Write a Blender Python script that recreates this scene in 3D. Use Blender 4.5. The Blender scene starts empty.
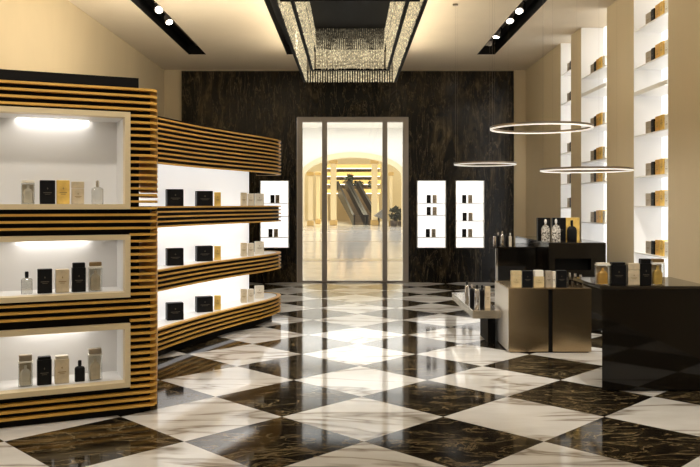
import bpy, math, random
from mathutils import Vector, Matrix
random.seed(7)
S = bpy.context.scene
COL = S.collection
F = 773.0; HZ = 204.0; CX = 350.0; EYE = 1.5
PI = math.pi

def px2x(px, Y): return (px-CX)*Y/F
def py2z(py, Y): return EYE+(HZ-py)*Y/F

# ------------------------------------------------------------------ materials
def new_mat(name):
    m = bpy.data.materials.new(name); m.use_nodes = True
    nt = m.node_tree
    return m, nt, nt.nodes['Principled BSDF']

def pbr(name, col, rough=0.5, metal=0.0, spec=0.5, noise=0.0, nscale=20, coat=0.0):
    m, nt, b = new_mat(name)
    b.inputs['Base Color'].default_value = (*col, 1)
    b.inputs['Roughness'].default_value = rough
    b.inputs['Metallic'].default_value = metal
    b.inputs['Specular IOR Level'].default_value = spec
    b.inputs['Coat Weight'].default_value = coat
    if noise > 0:
        tc = nt.nodes.new('ShaderNodeTexCoord'); n = nt.nodes.new('ShaderNodeTexNoise')
        n.inputs['Scale'].default_value = nscale; n.inputs['Detail'].default_value = 4
        r = nt.nodes.new('ShaderNodeValToRGB')
        r.color_ramp.elements[0].position = .3; r.color_ramp.elements[1].position = .7
        r.color_ramp.elements[0].color = (*[c*(1-noise) for c in col], 1)
        r.color_ramp.elements[1].color = (*[min(1, c*(1+noise)) for c in col], 1)
        nt.links.new(tc.outputs['Object'], n.inputs['Vector'])
        nt.links.new(n.outputs['Fac'], r.inputs['Fac'])
        nt.links.new(r.outputs['Color'], b.inputs['Base Color'])
    return m

def emit(name, col, st):
    m, nt, b = new_mat(name)
    b.inputs['Base Color'].default_value = (*col, 1)
    b.inputs['Emission Color'].default_value = (*col, 1)
    b.inputs['Emission Strength'].default_value = st
    return m

def math_n(nt, op, a, b=None, c=None):
    n = nt.nodes.new('ShaderNodeMath'); n.operation = op
    for i, v in enumerate((a, b, c)):
        if v is None: continue
        if isinstance(v, (int, float)): n.inputs[i].default_value = v
        else: nt.links.new(v, n.inputs[i])
    return n.outputs[0]

def ramp(nt, src, stops):
    r = nt.nodes.new('ShaderNodeValToRGB'); e = r.color_ramp.elements
    e[0].position, e[0].color = stops[0][0], (*stops[0][1], 1)
    e[1].position, e[1].color = stops[-1][0], (*stops[-1][1], 1)
    for p, c in stops[1:-1]:
        x = e.new(p); x.color = (*c, 1)
    nt.links.new(src, r.inputs['Fac'])
    return r.outputs['Color']

def mixc(nt, fac, a, b, mode='MIX'):
    n = nt.nodes.new('ShaderNodeMix'); n.data_type = 'RGBA'; n.blend_type = mode
    for sock, v in ((n.inputs['Factor'], fac), (n.inputs['A'], a), (n.inputs['B'], b)):
        pass
    def setv(s, v):
        if isinstance(v, (int, float)): s.default_value = v
        elif isinstance(v, tuple): s.default_value = (*v, 1)
        else: nt.links.new(v, s)
    setv(n.inputs[0], fac); setv(n.inputs[6], a); setv(n.inputs[7], b)
    return n.outputs[2]

def noise(nt, vec, scale, detail=4, rough=.5, dist=0):
    n = nt.nodes.new('ShaderNodeTexNoise')
    n.inputs['Scale'].default_value = scale; n.inputs['Detail'].default_value = detail
    n.inputs['Roughness'].default_value = rough; n.inputs['Distortion'].default_value = dist
    nt.links.new(vec, n.inputs['Vector'])
    return n.outputs['Fac']

def mapping(nt, vec, scale=(1, 1, 1), rot=(0, 0, 0), loc=(0, 0, 0)):
    n = nt.nodes.new('ShaderNodeMapping')
    n.inputs['Scale'].default_value = scale; n.inputs['Rotation'].default_value = rot
    n.inputs['Location'].default_value = loc
    nt.links.new(vec, n.inputs['Vector'])
    return n.outputs[0]

def floor_material():
    m, nt, b = new_mat('checker_marble')
    D = 1.136; cx, cy = .089, 5.449
    g = nt.nodes.new('ShaderNodeNewGeometry'); sp = nt.nodes.new('ShaderNodeSeparateXYZ')
    nt.links.new(g.outputs['Position'], sp.inputs[0])
    dx = math_n(nt, 'SUBTRACT', sp.outputs[0], cx); dy = math_n(nt, 'SUBTRACT', sp.outputs[1], cy)
    p = math_n(nt, 'ADD', math_n(nt, 'DIVIDE', math_n(nt, 'ADD', dx, dy), D), 100.5)
    q = math_n(nt, 'ADD', math_n(nt, 'DIVIDE', math_n(nt, 'SUBTRACT', dx, dy), D), 100.5)
    fp = math_n(nt, 'FLOOR', p); fq = math_n(nt, 'FLOOR', q)
    par = math_n(nt, 'MODULO', math_n(nt, 'ADD', fp, fq), 2.0)          # 0 white, 1 black
    tid = nt.nodes.new('ShaderNodeCombineXYZ')
    nt.links.new(fp, tid.inputs[0]); nt.links.new(fq, tid.inputs[1])
    wn = nt.nodes.new('ShaderNodeTexWhiteNoise'); nt.links.new(tid.outputs[0], wn.inputs['Vector'])
    off = nt.nodes.new('ShaderNodeVectorMath'); off.operation = 'SCALE'
    nt.links.new(wn.outputs['Color'], off.inputs[0]); off.inputs['Scale'].default_value = 40
    add = nt.nodes.new('ShaderNodeVectorMath'); add.operation = 'ADD'
    nt.links.new(g.outputs['Position'], add.inputs[0]); nt.links.new(off.outputs[0], add.inputs[1])
    v = add.outputs[0]
    # white marble: long thin veins
    vw = mapping(nt, v, (.6, 2.3, 1), (0, 0, .45))
    n1 = noise(nt, vw, 1.1, 4, .5, .5)
    vein = math_n(nt, 'ABSOLUTE', math_n(nt, 'SUBTRACT', n1, .5))
    vein_c = ramp(nt, vein, [(0, (.34, .30, .26)), (.012, (.56, .53, .49)), (.04, (.87, .87, .865)), (.3, (.90, .905, .905))])
    n2 = noise(nt, vw, 3.5, 5, .6)
    cl = ramp(nt, n2, [(.3, (.86, .85, .83)), (.7, (1, 1, 1))])
    white = mixc(nt, 1.0, vein_c, cl, 'MULTIPLY')
    # dark emperador marble
    vb = mapping(nt, v, (1.0, 2.2, 1), (0, 0, -.5))
    m1 = noise(nt, vb, 2.6, 8, .68, .9)
    dark = ramp(nt, m1, [(.30, (.005, .004, .003)), (.5, (.018, .013, .008)), (.62, (.075, .055, .028)), (.75, (.17, .125, .068))])
    m2 = noise(nt, vb, 2.0, 6, .6, 1.2)
    v2 = math_n(nt, 'ABSOLUTE', math_n(nt, 'SUBTRACT', m2, .5))
    vm = ramp(nt, v2, [(0, (1, 1, 1)), (.010, (.35, .35, .35)), (.028, (0, 0, 0))])
    dark2 = mixc(nt, vm, dark, (.24, .185, .10))
    col = mixc(nt, par, white, dark2)
    # joints
    def edge(x):
        fr = math_n(nt, 'FRACT', x)
        return math_n(nt, 'MINIMUM', fr, math_n(nt, 'SUBTRACT', 1.0, fr))
    e = math_n(nt, 'MINIMUM', edge(p), edge(q))
    j = math_n(nt, 'LESS_THAN', e, .0022)
    col = mixc(nt, math_n(nt, 'MULTIPLY', j, .6), col, (.06, .05, .04))
    nt.links.new(col, b.inputs['Base Color'])
    b.inputs['Roughness'].default_value = .07
    b.inputs['Specular IOR Level'].default_value = .25
    return m

def dark_marble():
    m, nt, b = new_mat('dark_wall_marble')
    g = nt.nodes.new('ShaderNodeNewGeometry'); pos = g.outputs['Position']
    v = mapping(nt, pos, (1.6, 1, .55))
    m1 = noise(nt, v, 2.2, 9, .68, 1.1)
    col = ramp(nt, m1, [(.3, (.002, .0016, .0011)), (.5, (.008, .006, .0035)), (.6, (.030, .022, .011)), (.74, (.11, .078, .04))])
    n2 = noise(nt, mapping(nt, pos, (3.2, 1, .5)), 1.6, 6, .6, 1.5)
    v2 = math_n(nt, 'ABSOLUTE', math_n(nt, 'SUBTRACT', n2, .5))
    vm = ramp(nt, v2, [(0, (1, 1, 1)), (.006, (.3, .3, .3)), (.016, (0, 0, 0))])
    col = mixc(nt, vm, col, (.13, .10, .06))
    sp = nt.nodes.new('ShaderNodeSeparateXYZ'); nt.links.new(pos, sp.inputs[0])
    fr = math_n(nt, 'FRACT', math_n(nt, 'DIVIDE', math_n(nt, 'ADD', sp.outputs[0], 50), .64))
    j = math_n(nt, 'LESS_THAN', fr, .012)
    col = mixc(nt, j, col, (.003, .002, .002))
    nt.links.new(col, b.inputs['Base Color'])
    b.inputs['Roughness'].default_value = .22; b.inputs['Specular IOR Level'].default_value = .25
    return m

def plaster(name, col, rough=.75):
    m, nt, b = new_mat(name)
    g = nt.nodes.new('ShaderNodeNewGeometry')
    n = noise(nt, mapping(nt, g.outputs['Position'], (1, 1, .35)), 1.4, 6, .6, .4)
    c = ramp(nt, n, [(.3, tuple(x*.94 for x in col)), (.7, col)])
    nt.links.new(c, b.inputs['Base Color']); b.inputs['Roughness'].default_value = rough
    b.inputs['Specular IOR Level'].default_value = .2
    return m

def wood_material():
    m, nt, b = new_mat('oak_slat')
    g = nt.nodes.new('ShaderNodeNewGeometry')
    n = noise(nt, mapping(nt, g.outputs['Position'], (3, 3, 60)), 1.5, 5, .6, .5)
    c = ramp(nt, n, [(.3, (.62, .33, .05)), (.7, (.82, .48, .10))])
    nt.links.new(c, b.inputs['Base Color']); b.inputs['Roughness'].default_value = .38
    return m

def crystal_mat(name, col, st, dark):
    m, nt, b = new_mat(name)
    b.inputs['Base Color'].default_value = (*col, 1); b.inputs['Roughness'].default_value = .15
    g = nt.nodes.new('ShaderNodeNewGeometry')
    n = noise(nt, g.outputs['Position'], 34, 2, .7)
    v = ramp(nt, n, [(.40, (dark, dark, dark)), (.52, (.45, .45, .45)), (.66, (1.6, 1.6, 1.6))])  # speckled emission paints in the sparkle of lit crystals
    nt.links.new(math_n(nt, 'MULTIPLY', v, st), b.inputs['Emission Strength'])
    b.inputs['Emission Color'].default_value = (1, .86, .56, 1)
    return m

def glass_mat(name, tint=(1, 1, 1), refl=.10, rough=.02):
    m = bpy.data.materials.new(name); m.use_nodes = True; nt = m.node_tree
    nt.nodes.remove(nt.nodes['Principled BSDF'])
    t = nt.nodes.new('ShaderNodeBsdfTransparent'); t.inputs[0].default_value = (*tint, 1)
    gl = nt.nodes.new('ShaderNodeBsdfGlossy'); gl.inputs['Roughness'].default_value = rough
    lw = nt.nodes.new('ShaderNodeLayerWeight'); lw.inputs['Blend'].default_value = .35
    f = math_n(nt, 'ADD', math_n(nt, 'MULTIPLY', lw.outputs['Fresnel'], .6), refl*.5)
    mx = nt.nodes.new('ShaderNodeMixShader')
    nt.links.new(f, mx.inputs[0]); nt.links.new(t.outputs[0], mx.inputs[1]); nt.links.new(gl.outputs[0], mx.inputs[2])
    nt.links.new(mx.outputs[0], nt.nodes['Material Output'].inputs['Surface'])
    return m

def pattern_mat():
    m, nt, b = new_mat('patterned_glass')
    tc = nt.nodes.new('ShaderNodeTexCoord')
    n = noise(nt, tc.outputs['Object'], 45, 3, .6, 1.5)
    c = ramp(nt, n, [(.42, (.06, .055, .05)), (.5, (.5, .47, .42)), (.58, (.85, .83, .78))])
    nt.links.new(c, b.inputs['Base Color']); b.inputs['Roughness'].default_value = .15
    return m

def brushed_metal(name, col, rough):
    m, nt, b = new_mat(name)
    g = nt.nodes.new('ShaderNodeNewGeometry')
    n = noise(nt, mapping(nt, g.outputs['Position'], (2, 2, 300)), 1.0, 3, .6)
    r = math_n(nt, 'ADD', math_n(nt, 'MULTIPLY', n, .03), rough)
    nt.links.new(r, b.inputs['Roughness'])
    b.inputs['Base Color'].default_value = (*col, 1); b.inputs['Metallic'].default_value = 1
    return m

M = {
 'floor': floor_material(), 'marble': dark_marble(),
 'wall': plaster('beige_plaster', (.60, .505, .345)),
 'ceil': plaster('cream_ceiling', (.75, .66, .525)),
 'wood': wood_material(),
 'black': pbr('matt_black', (.004, .0035, .003), .6, spec=.12),
 'blackgloss': pbr('black_gloss', (.006, .005, .004), .05, spec=.4),
 'blacktop': pbr('black_gloss_top', (.02, .016, .012), .08, spec=.5),
 'cream': pbr('cream_lacquer', (.78, .64, .40), .4),
 'lining': pbr('white_lining', (.80, .79, .78), .45),
 'white': pbr('white_lacquer', (.90, .90, .89), .35),
 'whitep': pbr('white_panel', (.88, .88, .88), .5),
 'led': emit('led_white', (1, .97, .92), .9),
 'ledw': emit('led_warm', (1, .84, .58), 45),
 'ledc': emit('led_cabinet', (1, .96, .9), 10),
 'ledn': emit('added_niche_led', (1, .97, .93), 10),
 'backlit': emit('backlit_panel', (1, .99, .97), .85),
 'shelfback': emit('glowing_shelf_panel', (.97, .96, .95), .5),  # glow put into the panel so it looks evenly lit
 'lightbox': emit('lightbox_panel', (1, .985, .95), 1.1),
 'ring': emit('ring_diffuser', (1, .96, .88), .62),
 'lens': emit('spot_lens', (1, .93, .8), 18),
 'alu': pbr('grey_aluminium', (.33, .30, .27), .38, .55),
 'ringm': pbr('ring_metal', (.30, .25, .20), .3, .8),
 'chrome': pbr('chrome', (.75, .72, .68), .12, 1),
 'bronze': brushed_metal('brushed_bronze', (.50, .38, .23), .24),
 'tray': brushed_metal('satin_tray_metal', (.52, .46, .37), .2),
 'steel': pbr('reflection_pale_steel', (.93, .92, .91), .25, .3),  # near-white base paints in the bright reflection on the counter side
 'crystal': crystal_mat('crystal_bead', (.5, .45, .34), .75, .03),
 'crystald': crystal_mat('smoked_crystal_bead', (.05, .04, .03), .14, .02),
 'glass': glass_mat('clear_glass', (.97, .98, .97)),
 'dglass': glass_mat('door_glass', (.96, .97, .96), .06),
 'shelf': glass_mat('frosted_shelf', (.9, .92, .92), .5, .2),
 'bglass': glass_mat('bottle_glass', (.88, .88, .86), .25),
 'sglass': glass_mat('smoked_glass', (.30, .27, .24), .25),
 'pglass': pattern_mat(),
 'bk': pbr('black_carton', (.005, .005, .006), .4, spec=.2),
 'gold': pbr('gold_carton', (.88, .56, .14), .35, .2, noise=.25, nscale=14),
 'amber': pbr('amber_carton', (.74, .43, .10), .3, .25, noise=.2, nscale=14),
 'beige': pbr('beige_carton', (.62, .52, .36), .45, noise=.15, nscale=18),
 'pale': pbr('pale_carton', (.78, .72, .60), .45, noise=.08, nscale=18),
 'beigegold': pbr('beige_gold_carton', (.62, .50, .28), .4, noise=.15, nscale=18),
 'ivory': pbr('ivory_carton', (.85, .82, .74), .45),
 'taupe': pbr('taupe_carton', (.42, .36, .28), .4, .15, noise=.15, nscale=22),
 'bronzec': pbr('bronze_cap', (.30, .20, .09), .3, .6),
 'goldfoil': pbr('gold_foil', (.75, .55, .22), .25, .9),
 'dimfoil': pbr('dim_foil', (.10, .085, .06), .4, .3),
 'darkfoil': pbr('dark_foil', (.12, .10, .08), .3, .6),
 'liquid': glass_mat('amber_liquid', (.95, .82, .55), .1),
 'mfloor': pbr('mall_floor', (.84, .82, .80), .10, noise=.08, nscale=.4),
 'mstrip': pbr('mall_floor_strip', (.50, .42, .33), .15),
 'mwhite': pbr('mall_white', (.90, .89, .86), .6),
 'mcream': pbr('mall_cream', (.84, .71, .47), .5),
 'mgold': pbr('mall_gold', (.62, .42, .16), .4),
 'mgrey': pbr('mall_grey', (.20, .19, .18), .5),
 'mlamp': emit('mall_lamp', (1, .93, .80), 3.0),
 'esc': pbr('escalator_dark', (.006, .005, .004), .4, spec=.2),
 'escs': pbr('escalator_steps', (.16, .11, .06), .4, .3),
 'leaf': pbr('leaf', (.018, .025, .010), .5, noise=.3, nscale=6),
 'pot': pbr('dark_pot', (.06, .04, .03), .4),
}

# ------------------------------------------------------------------ mesh helpers
class MB:
    def __init__(s): s.v = []; s.f = []; s.sm = []
    def add(s, vs, fs, smooth=False):
        o = len(s.v); s.v += [tuple(v) for v in vs]
        for f in fs: s.f.append(tuple(i+o for i in f)); s.sm.append(smooth)
        return s
    def box(s, x0, x1, y0, y1, z0, z1, T=None):
        vs = [(x, y, z) for z in (z0, z1) for (x, y) in ((x0, y0), (x1, y0), (x1, y1), (x0, y1))]
        if T: vs = [T(*v) for v in vs]
        return s.add(vs, [(3, 2, 1, 0), (4, 5, 6, 7), (0, 1, 5, 4), (1, 2, 6, 5), (2, 3, 7, 6), (3, 0, 4, 7)])
    def bbox(s, x0, x1, y0, y1, z0, z1, b=.004):
        """box with chamfered vertical and horizontal edges"""
        b = min(b, (x1-x0)/3, (y1-y0)/3, (z1-z0)/3)
        def ring(i, z):
            a = [(x0+b, y0), (x1-b, y0), (x1, y0+b), (x1, y1-b), (x1-b, y1), (x0+b, y1), (x0, y1-b), (x0, y0+b)]
            c = ((x0+x1)/2, (y0+y1)/2)
            if i:
                hx, hy = (x1-x0)/2, (y1-y0)/2
                a = [(c[0]+(px-c[0])*(hx-b)/hx, c[1]+(py-c[1])*(hy-b)/hy) for px, py in a]
            return [(px, py, z) for px, py in a]
        return s.loft([ring(1, z0), ring(0, z0+b), ring(0, z1-b), ring(1, z1)])
    def loft(s, rings, smooth=False, cap=True, closed=True):
        n = len(rings[0]); vs = [v for r in rings for v in r]; fs = []
        for i in range(len(rings)-1):
            for k in range(n if closed else n-1):
                a = i*n+k; b = i*n+(k+1) % n
                fs.append((a, b, b+n, a+n))
        s.add(vs, fs, smooth)
        if cap:
            s.add(rings[0], [tuple(reversed(range(n)))]); s.add(rings[-1], [tuple(range(n))])
        return s
    def prism(s, poly, z0, z1):
        return s.loft([[(x, y, z0) for x, y in poly], [(x, y, z1) for x, y in poly]])
    def lathe(s, prof, c=(0, 0), n=20, smooth=True, sx=1, sy=1):
        rings = [[(c[0]+sx*r*math.cos(2*PI*k/n), c[1]+sy*r*math.sin(2*PI*k/n), z) for k in range(n)] for r, z in prof]
        return s.loft(rings, smooth)
    def tube(s, a, b, r, n=8, smooth=True):
        a = Vector(a); b = Vector(b); d = (b-a).normalized()
        u = d.cross(Vector((0, 0, 1)) if abs(d.z) < .9 else Vector((1, 0, 0))).normalized(); w = d.cross(u)
        R = lambda c: [c+u*r*math.cos(2*PI*k/n)+w*r*math.sin(2*PI*k/n) for k in range(n)]
        ra, rb = R(a), R(b)
        return s.loft([[tuple(v) for v in ra], [tuple(v) for v in rb]], smooth)
    def ribbon(s, A, B, z0, z1):
        """closed strip between two polylines A (outer) and B (inner)"""
        n = len(A); rings = []
        for a, b in zip(A, B):
            rings.append([(a[0], a[1], z0), (b[0], b[1], z0), (b[0], b[1], z1), (a[0], a[1], z1)])
        return s.loft(rings)

ORG = {}
def link(o, parent):
    COL.objects.link(o)
    if parent is not None: o.parent = parent
def build(name, mb, mat, parent=None, local=False, bevel=0.0):
    me = bpy.data.meshes.new(name)
    org = Vector((0, 0, 0))
    if parent is not None and not local:
        p = parent
        while p is not None:
            org += p.location; p = p.parent
    me.from_pydata([tuple(Vector(v)-org) for v in mb.v], [], mb.f)
    me.polygons.foreach_set('use_smooth', mb.sm)
    me.materials.append(mat if not isinstance(mat, str) else M[mat])
    me.validate(); me.update()
    import bmesh
    bm = bmesh.new(); bm.from_mesh(me)
    bmesh.ops.recalc_face_normals(bm, faces=bm.faces); bm.to_mesh(me); bm.free()
    o = bpy.data.objects.new(name, me); link(o, parent)
    if bevel:
        md = o.modifiers.new('bevel', 'BEVEL'); md.width = bevel; md.segments = 2; md.limit_method = 'ANGLE'
    return o
def tag(o, label=None, cat=None, group=None, kind=None):
    if label: o['label'] = label
    if cat: o['category'] = cat
    if group: o['group'] = group
    if kind: o['kind'] = kind
    return o
def empty(name, loc, label, cat, group=None, rz=0):
    o = bpy.data.objects.new(name, None); o.empty_display_size = .1
    COL.objects.link(o); o.location = loc; o.rotation_euler = (0, 0, rz)
    return tag(o, label, cat, group)
def struct(name, mb, mat, bevel=0):
    o = build(name, mb, mat, bevel=bevel); o['kind'] = 'structure'; return o
def children(o): return list(o.children)
def copy_tree(o, parent=None):
    ch = children(o)
    c = o.copy(); COL.objects.link(c)
    if parent is not None: c.parent = parent
    for k in ch: copy_tree(k, c)
    return c
def area(name, loc, size, power, col=(1, 1, 1), rot=(0, 0, 0), sy=None):
    l = bpy.data.lights.new(name, 'AREA'); l.energy = power; l.color = col; l.size = size
    if sy: l.shape = 'RECTANGLE'; l.size_y = sy
    o = bpy.data.objects.new(name, l); COL.objects.link(o); o.location = loc; o.rotation_euler = rot
    return o
def spot(name, loc, target, power, col=(1, .94, .84), ang=50, blend=.6, r=.12):
    l = bpy.data.lights.new(name, 'SPOT'); l.energy = power; l.color = col
    l.spot_size = math.radians(ang); l.spot_blend = blend; l.shadow_soft_size = r
    o = bpy.data.objects.new(name, l); COL.objects.link(o); o.location = loc
    o.rotation_euler = (Vector(target)-Vector(loc)).to_track_quat('-Z', 'Y').to_euler()
    return o

# ------------------------------------------------------------------ room shell
XL, XR, YB, ZC = -3.57, 3.38, 14.87, 4.08
Y0 = -1.0
struct('floor', MB().box(XL-.2, XR+.5, Y0, YB+.12, -.1, 0), 'floor')
struct('wall_left', MB().box(XL-.2, XL, Y0, YB+.12, 0, ZC), 'wall')
NICHES = [(12.41, 11.82), (11.31, 10.17), (9.21, 8.21)]
w = MB()
ys = [YB+.12, 12.41, 11.82, 11.31, 10.17, 9.21, 8.21, Y0]
for i in range(0, 8, 2): w.box(XR, XR+.36, ys[i+1], ys[i], 0, ZC)
w.box(XR+.36, XR+.5, Y0, YB+.12, 0, ZC)
struct('wall_right', w, 'wall')
DX0, DX1, DZ = -1.02, 1.115, 3.17
w = MB()
w.box(XL, DX0, YB, YB+.12, 0, ZC).box(DX1, XR, YB, YB+.12, 0, ZC).box(DX0, DX1, YB, YB+.12, DZ, ZC)
struct('wall_back', w, 'wall')
w = MB()
w.box(-3.23, DX0, YB-.05, YB-.002, 0, ZC-.03).box(DX1, 3.14, YB-.05, YB-.002, 0, ZC-.03).box(DX0, DX1, YB-.05, YB-.002, DZ, ZC-.03)
struct('trim_1', w, 'marble')
# ceiling with three light channels
SLOTS = [(-2.78, -2.48, 13.34), (-1.09, -.80, 13.34), (2.19, 2.50, 13.34)]
w = MB(); xs = [XL-.2]
for a, b, _ in SLOTS: xs += [a, b]
xs += [XR+.5]
for i in range(0, len(xs), 2): w.box(xs[i], xs[i+1], Y0, YB+.12, ZC, ZC+.2)
for a, b, ye in SLOTS: w.box(a, b, ye, YB+.12, ZC, ZC+.2)
struct('ceiling', w, 'ceil')
for (a, b, ye), lab in zip(SLOTS, ('black recessed light channel in the ceiling near the left wall',
                                   'black recessed channel running along the left side of the crystal chandelier',
                                   'black recessed light channel in the ceiling near the right wall')):
    r = empty('light_channel', ((a+b)/2, ye, ZC), lab, 'light channel', 'recessed ceiling channels')
    build('channel_liner', MB().box(a, b, Y0, ye, ZC+.17, ZC+.2).box(a, a+.006, Y0, ye, ZC+.0, ZC+.17).box(b-.006, b, Y0, ye, ZC+.0, ZC+.17).box(a+.006, b-.006, ye-.006, ye, ZC+.0, ZC+.17), 'black', r)
    build('track_rail', MB().box((a+b)/2-.018, (a+b)/2+.018, Y0, ye-.05, ZC+.14, ZC+.17), 'darkfoil', r)

# ------------------------------------------------------------------ glazed entrance
door = bpy.data.objects.new('door_1', None); COL.objects.link(door); door.location = (0, YB, 0); door['kind'] = 'structure'
fy0, fy1 = YB-.09, YB+.05
def dx(px): return px2x(px, YB-.09)
L0, R0 = dx(297.3), dx(408.5)
zt = py2z(117, YB-.09)
build('door_frame', MB().box(L0, dx(302.3), fy0, fy1, 0, zt).box(dx(403), R0, fy0, fy1, 0, zt).box(dx(302.3), dx(403), fy0, fy1, py2z(121.8, fy0), zt)
      .box(dx(302.3), dx(403), fy0+.02, fy1-.02, 0, .03), 'alu', door)
for a, b in ((322, 327), (382.6, 387.4)):
    build('mullion', MB().box(dx(a), dx(b), fy0, fy1, .03, py2z(121.8, fy0)), 'alu', door)
for a, b in ((302.3, 322), (327, 382.6), (387.4, 403)):
    build('glass_pane', MB().box(dx(a), dx(b), YB-.03, YB-.018, .03, py2z(121.8, fy0)), 'dglass', door)

# ------------------------------------------------------------------ mall beyond the entrance
w = MB().box(-14, 14, YB+.12, 80, -.1, -.003)
struct('floor_mall', w, 'mfloor')
struct('trim_2', MB().box(-14, 14, 20.3, 21.2, -.003, .002).box(-14, 14, 45.5, 46.6, -.003, .002).box(-14, 14, 31.0, 31.25, -.003, .002), 'mstrip')
struct('ceiling_mall', MB().box(-14, 14, YB+.3, 50, 6.4, 6.6), 'mwhite')
struct('wall_mall_left', MB().box(-14.2, -14, YB+.12, 80, 0, 9), 'mcream')
struct('wall_mall_right', MB().box(14, 14.2, YB+.12, 80, 0, 9), 'mcream')
struct('wall_mall_back', MB().box(-14, 14, 74, 74.2, 0, 9), 'mcream')
# arched facade at Y = 50
def arch_pts(cx, hw, zs, h, n=28): return [(cx+hw*math.cos(PI*k/n), zs+h*math.sin(PI*k/n)) for k in range(n+1)]
def arch_band(mb, cx, hw0, hw1, zs, h0, h1, y0, y1):
    A = arch_pts(cx, hw0, zs, h0); B = arch_pts(cx, hw1, zs, h1)
    rings = [[(a[0], y0, a[1]), (b[0], y0, b[1]), (b[0], y1, b[1]), (a[0], y1, a[1])] for a, b in zip(A, B)]
    mb.loft(rings)
    for sgn in (1, -1):
        x0, x1 = sorted((cx+sgn*hw0, cx+sgn*hw1)); mb.box(x0, x1, y0, y1, 0, zs)
YA = 50.0
acx = px2x(353, YA)
hw = 3.45; zs = py2z(178, YA); hh = py2z(153, YA)-zs
w = MB()
P = arch_pts(acx, hw, zs, hh)
for a, b in zip(P[:-1], P[1:]):
    w.add([(b[0], YA, b[1]), (a[0], YA, a[1]), (a[0], YA, 9), (b[0], YA, 9), (b[0], YA+.4, b[1]), (a[0], YA+.4, a[1]), (a[0], YA+.4, 9), (b[0], YA+.4, 9)],
          [(0, 1, 2, 3), (4, 7, 6, 5), (0, 4, 5, 1)])
w.box(-14, acx-hw, YA, YA+.4, 0, 9).box(acx+hw, 14, YA, YA+.4, 0, 9)
struct('wall_mall_arch', w, 'mwhite')
w = MB(); arch_band(w, acx, hw-.3, hw+.05, zs, hh-.3, hh+.05, YA-.15, YA+.5)
struct('trim_3', w, 'mcream')
# white curved ceiling ribs nearer to the door
for k, (yy, zz, hwid) in enumerate(((24, 3.85, 9.0), (33, 4.35, 9.0))):
    w = MB(); A = arch_pts(.2, hwid, zz, 1.5, 30); B = arch_pts(.2, hwid-.5, zz, 1.2, 30)
    w.loft([[(a[0], yy, a[1]), (b[0], yy, b[1]), (b[0], yy+1.2, b[1]), (a[0], yy+1.2, a[1])] for a, b in zip(A, B)])
    struct('trim_%d' % (4+k), w, 'mwhite')
# columns and galleries inside the arch
def col_at(px0, px1, Y, zt_, label):
    x0, x1 = px2x(px0, Y), px2x(px1, Y); c = ((x0+x1)/2, Y)
    r = empty('column', (c[0], Y, 0), label, 'column', 'cream columns of the mall hall')
    hw_ = (x1-x0)/2
    build('shaft', MB().bbox(x0, x1, Y-hw_, Y+hw_, .35, zt_-.25, .03), 'mcream', r)
    build('base', MB().bbox(x0-.06, x1+.06, Y-hw_-.06, Y+hw_+.06, 0, .35, .03), 'mgold', r)
    build('capital', MB().bbox(x0-.08, x1+.08, Y-hw_-.08, Y+hw_+.08, zt_-.25, zt_, .03), 'mgold', r)
col_at(330.5, 336.5, 54.5, py2z(160, 54.5), 'cream square column left of the escalators in the mall')
col_at(371.5, 377.5, 54.5, py2z(160, 54.5), 'cream square column right of the escalators in the mall')
col_at(308, 313, 53, py2z(172, 53), 'slim cream column seen through the left door pane')
col_at(389.5, 392.5, 53, py2z(172, 53), 'slim cream column seen through the right door pane')
col_at(316, 320, 58, py2z(172, 58), 'cream column just left of the left door mullion, deep in the mall')
gal_labels = ['lowest gold gallery level, level with the escalator top', 'second gold gallery level above the escalators', 'third gold gallery level above the escalators', 'topmost gold gallery beam under the mall arch']
for k, (pya, pyb, Y) in enumerate(((189, 193, 65), (180, 184, 66), (172, 176, 67), (164.5, 168, 68))):
    r = empty('gallery', (px2x(353, Y), Y, py2z(pyb, Y)), gal_labels[k], 'gallery', 'gallery levels in the mall')
    x0, x1 = px2x(326 if k else 322, Y), px2x(381, Y)
    z0, z1 = py2z(pyb, Y), py2z(pya, Y)
    build('slab', MB().box(x0, x1, Y, 73.99, z0, z1), 'mgold', r)
    build('light_cove', MB().box(x0+.1, x1-.1, Y+.05, Y+.3, z0-.06, z0), 'mlamp', r)
    if k == 0:
        for xx in (x0+.3, x1-.3): build('pier', MB().bbox(xx-.16, xx+.16, Y+.9, Y+1.2, 0, z0-.001, .02), 'mcream', r)
    if k:
        for xx in (x0+.4, x1-.4): build('post', MB().box(xx-.06, xx+.06, Y+1.0, Y+1.12, pz1+.001, z0), 'mgold', r)
    pz1 = z1
# planting on the lowest gallery rail
def leafy(mb, c, rx, rz, n, size, rnd):
    for i in range(n):
        a = rnd.uniform(0, 2*PI); h = rnd.uniform(-1, 1); rr = rx*math.sqrt(max(0, 1-h*h))*rnd.uniform(.3, 1)
        p = Vector((c[0]+rr*math.cos(a), c[1]+rr*math.sin(a), c[2]+rz*h))
        d = Vector((rnd.uniform(-1, 1), rnd.uniform(-1, 1), rnd.uniform(-.3, 1))).normalized()*size
        q = d.cross(Vector((rnd.uniform(-1, 1), rnd.uniform(-1, 1), rnd.uniform(-1, 1)))).normalized()*size*.28
        mb.add([p-d*.5, p+q, p+d*.5, p-q], [(0, 1, 2, 3)])
rnd = random.Random(3)
def gal_plant(px, s, label, grp):
    Y = 65.2; x = px2x(px, Y); z = py2z(189, 65)+.001
    r = empty('gallery_plant', (x, Y+.17, z), label, 'plant', grp)
    build('planter', MB().bbox(x-.26*s, x+.26*s, Y+.02, Y+.32, z, z+.16*s, .02), 'pot', r)
    m = MB(); leafy(m, (x, Y+.17, z+.42*s), .34*s, .34*s, 90, .26*s, rnd)
    m.tube((x, Y+.17, z+.12*s), (x, Y+.17, z+.5*s), .03, 5)
    build('foliage', m, 'leaf', r)
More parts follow.
